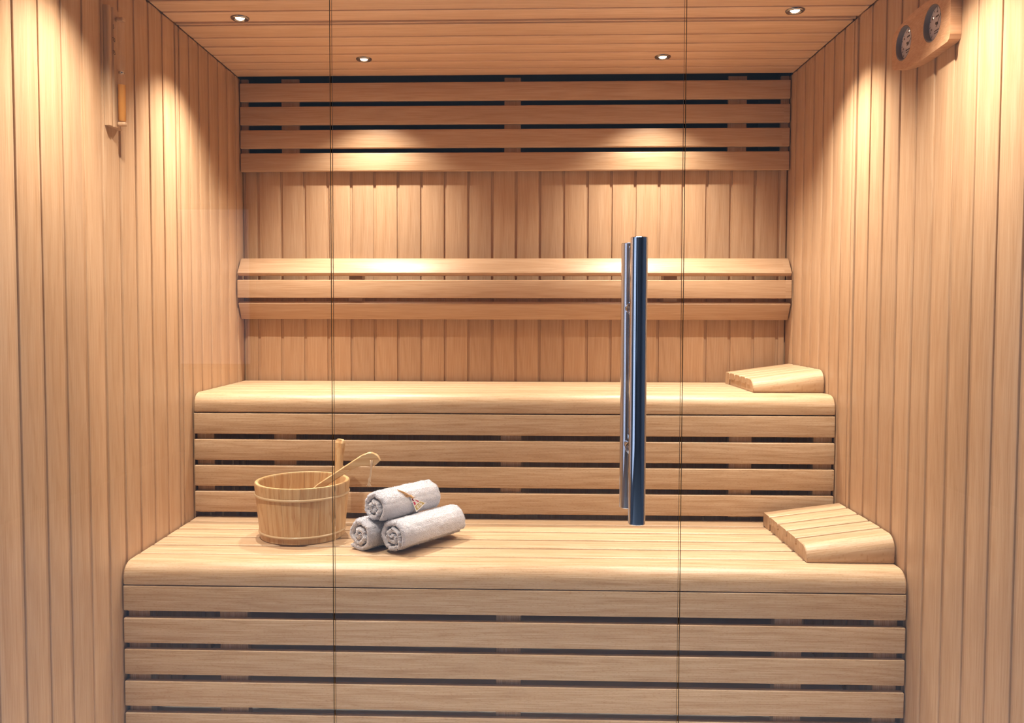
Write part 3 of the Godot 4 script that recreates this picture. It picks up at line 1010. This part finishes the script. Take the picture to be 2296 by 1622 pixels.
func climate_gauge() -> void:
	var t := thing("sauna_gauge", "bowed wooden wall plaque holding a round thermometer and a round hygrometer", "gauge", V(XR, 0.73, 2.28))
	var yc := 0.7330
	var front := XR - 0.028
	var board := CSGPolygon3D.new()
	board.name = "plaque"
	var outline := PackedVector2Array()
	var corner := [[2.440, -0.036], [2.437, -0.046], [2.425, -0.0525], [2.405, -0.0575], [2.360, -0.0660], [2.320, -0.0700], [2.282, -0.0720], [2.244, -0.0710], [2.204, -0.0690], [2.160, -0.0670], [2.135, -0.0655], [2.126, -0.0610], [2.122, -0.0500]]
	for q in corner: outline.append(Vector2(q[0], yc + q[1]))
	for i in corner.size():
		var q: Array = corner[corner.size() - 1 - i]
		outline.append(Vector2(q[0], yc - q[1]))
	var zc := 2.281
	var local := PackedVector2Array()
	for q in outline: local.append(Vector2(q.x - zc, q.y - yc))
	board.polygon = local
	board.depth = 0.0275
	board.material = M.plaque
	t.add_child(board)
	# polygon x runs into the cabin, y up; depth runs along local -z, which is +x here
	board.global_transform = Transform3D(Basis(Vector3.FORWARD, Vector3.UP, Vector3.LEFT), V(front, yc, zc))
	for z in [2.372, 2.214]:
		var hole := CSGCylinder3D.new()
		hole.name = "dial_hole"
		hole.operation = CSGShape3D.OPERATION_SUBTRACTION
		hole.radius = 0.0465
		hole.height = 0.030
		hole.sides = 48
		hole.material = M.bezel
		board.add_child(hole)
		hole.global_transform = Transform3D(Basis(Vector3.FORWARD, Vector3.RIGHT, Vector3.UP), V(front - 0.001, yc + 0.006, z))
	var nth := 0
	for z in [2.372, 2.214]:
		var c := V(front + 0.0135, yc + 0.006, z)
		# the dial's own axes: to the right as one faces it, up, and out into the room
		var right := Vector3.BACK
		var outw := Vector3.LEFT
		var dial := put("dial", lathe([Vector2(0.0, 0.0), Vector2(0.0455, 0.0), Vector2(0.0455, -0.001), Vector2(0.0, -0.001)], 48), M.dial, t)
		dial.global_transform = Transform3D(Basis(right, outw, right.cross(outw)), c)
		var rim := put("bezel", lathe([Vector2(0.0462, 0.0), Vector2(0.0462, 0.0130), Vector2(0.0450, 0.0138), Vector2(0.0432, 0.0130), Vector2(0.0425, 0.0)], 48), M.bezel, dial)
		rim.global_transform = Transform3D(Basis(right, outw, right.cross(outw)), c)
		var cover := put("cover_glass", lathe([Vector2(0.0, 0.0092), Vector2(0.015, 0.0088), Vector2(0.030, 0.0072), Vector2(0.0425, 0.0045)], 40), M.glass, dial)
		cover.global_transform = Transform3D(Basis(right, outw, right.cross(outw)), c)
		var mark := func(r0: float, r1: float, ang: float, wide: float, called: String) -> void:
			var d := right * sin(ang) + Vector3.UP * cos(ang)
			var o := put(called, box(wide, r1 - r0, 0.0004), M.ink, dial)
			var sidew := d.cross(outw).normalized()
			o.global_transform = Transform3D(Basis(sidew, d, sidew.cross(d)), c + d * (r0 + r1) / 2.0 + outw * 0.0006)
		for k in 13:
			mark.call(0.034, 0.039 if k % 3 else 0.041, deg_to_rad(-135.0 + 22.5 * k), 0.0014, "tick")
		mark.call(-0.010, 0.031, deg_to_rad(58.0 if nth == 0 else 40.0), 0.0018, "needle")
		put("hub", rod([c, c + outw * 0.004], 0.0035, 14), M.ink, dial)
		# small print: a bold mark above the hub, two lines below it and scale figures, each a few dark strokes
		var strokes := [[0.0, 0.0185, 0.016, 0.0042]]
		for k in 5: strokes.append([-0.0120 + 0.006 * k, -0.0165, 0.0042, 0.0030])
		for k in 4: strokes.append([-0.0100 + 0.0066 * k, -0.0225, 0.0048, 0.0026])
		for k in 5:
			var an := deg_to_rad(-105.0 + 52.5 * k)
			strokes.append([sin(an) * 0.0300 - 0.0018, cos(an) * 0.0300, 0.0020, 0.0050])
			strokes.append([sin(an) * 0.0300 + 0.0018, cos(an) * 0.0300, 0.0022, 0.0050])
		for q in strokes:
			put("print_mark", box(q[2], q[3], 0.0003), M.ink, dial, c + right * q[0] + Vector3.UP * q[1] + outw * 0.0006, right, Vector3.UP)
		nth += 1

# ------------------------------------------------------------------

func _ready() -> void:
	# camera: focal length and principal point in pixels of the 2296 x 1622 frame
	var f := 1890.637
	var px := 1097.509
	var py := 786.307
	var yaw := -0.03104
	var pitch := -0.04433
	var roll := -0.00177
	var ry := Basis(Vector3(cos(yaw), 0, sin(yaw)), Vector3(0, 1, 0), Vector3(-sin(yaw), 0, cos(yaw)))
	var rp := Basis(Vector3(1, 0, 0), Vector3(0, cos(pitch), sin(pitch)), Vector3(0, -sin(pitch), cos(pitch)))
	var r2 := Basis(Vector3(cos(roll), sin(roll), 0), Vector3(-sin(roll), cos(roll), 0), Vector3(0, 0, 1))
	var rm := (r2 * rp * ry).transposed()      # columns: right, up and forward of the camera, with z into the cabin
	var cam := Camera3D.new()
	cam.name = "camera"
	cam.projection = Camera3D.PROJECTION_FRUSTUM
	cam.near = 0.05
	cam.far = 60.0
	cam.size = cam.near * 1622.0 / f
	cam.frustum_offset = Vector2((1148.0 - px) / f, (py - 811.0) / f) * cam.near
	add_child(cam)
	var flip := func(v: Vector3) -> Vector3: return Vector3(v.x, v.y, -v.z)
	cam.global_transform = Transform3D(Basis(flip.call(rm.x), flip.call(rm.y), -flip.call(rm.z)), V(0, 0, 0))
	cam.current = true
	# surroundings: nothing is lit from outside the lobby
	var we := WorldEnvironment.new()
	we.name = "surroundings"
	var env := Environment.new()
	env.background_mode = Environment.BG_COLOR
	env.background_color = Color(0.02, 0.02, 0.025)
	env.tonemap_mode = Environment.TONE_MAPPER_LINEAR
	env.tonemap_exposure = 1.0
	env.sdfgi_enabled = true
	env.ssao_enabled = true
	env.ssil_enabled = true
	we.environment = env
	add_child(we)
	make_materials()
	rng.seed = 21
	cabin()
	lobby()
	glass_front()
	wall_panel()
	benches()
	backrest()
	downlight(-0.567, 3.163, "chrome downlight over the upper bench, on the bucket's side", 2.2)
	downlight(0.537, 3.163, "chrome downlight over the upper bench, on the door handle's side", 2.2)
	downlight(-0.886, 2.719, "chrome downlight close to the sandglass wall, above the benches' step")
	downlight(0.866, 2.697, "chrome downlight close to the gauge wall, above the benches' step")
	downlight(-0.886, 1.985, "chrome downlight close to the sandglass wall, just behind the glass", 2.6, 56.0)
	downlight(0.866, 1.985, "chrome downlight close to the gauge wall, just behind the glass", 2.6, 56.0)
	headrest(LB, 2.4023, 2.8400, 0.8320, "wedge-shaped slatted wooden headrest on the lower bench against the wall")
	headrest(UB, 2.9765, 3.3800, 0.8330, "wedge-shaped slatted wooden headrest on the upper bench against the wall")
	bucket()
	ladle()
	towels()
	hang_tag()
	sand_timer()
	climate_gauge()
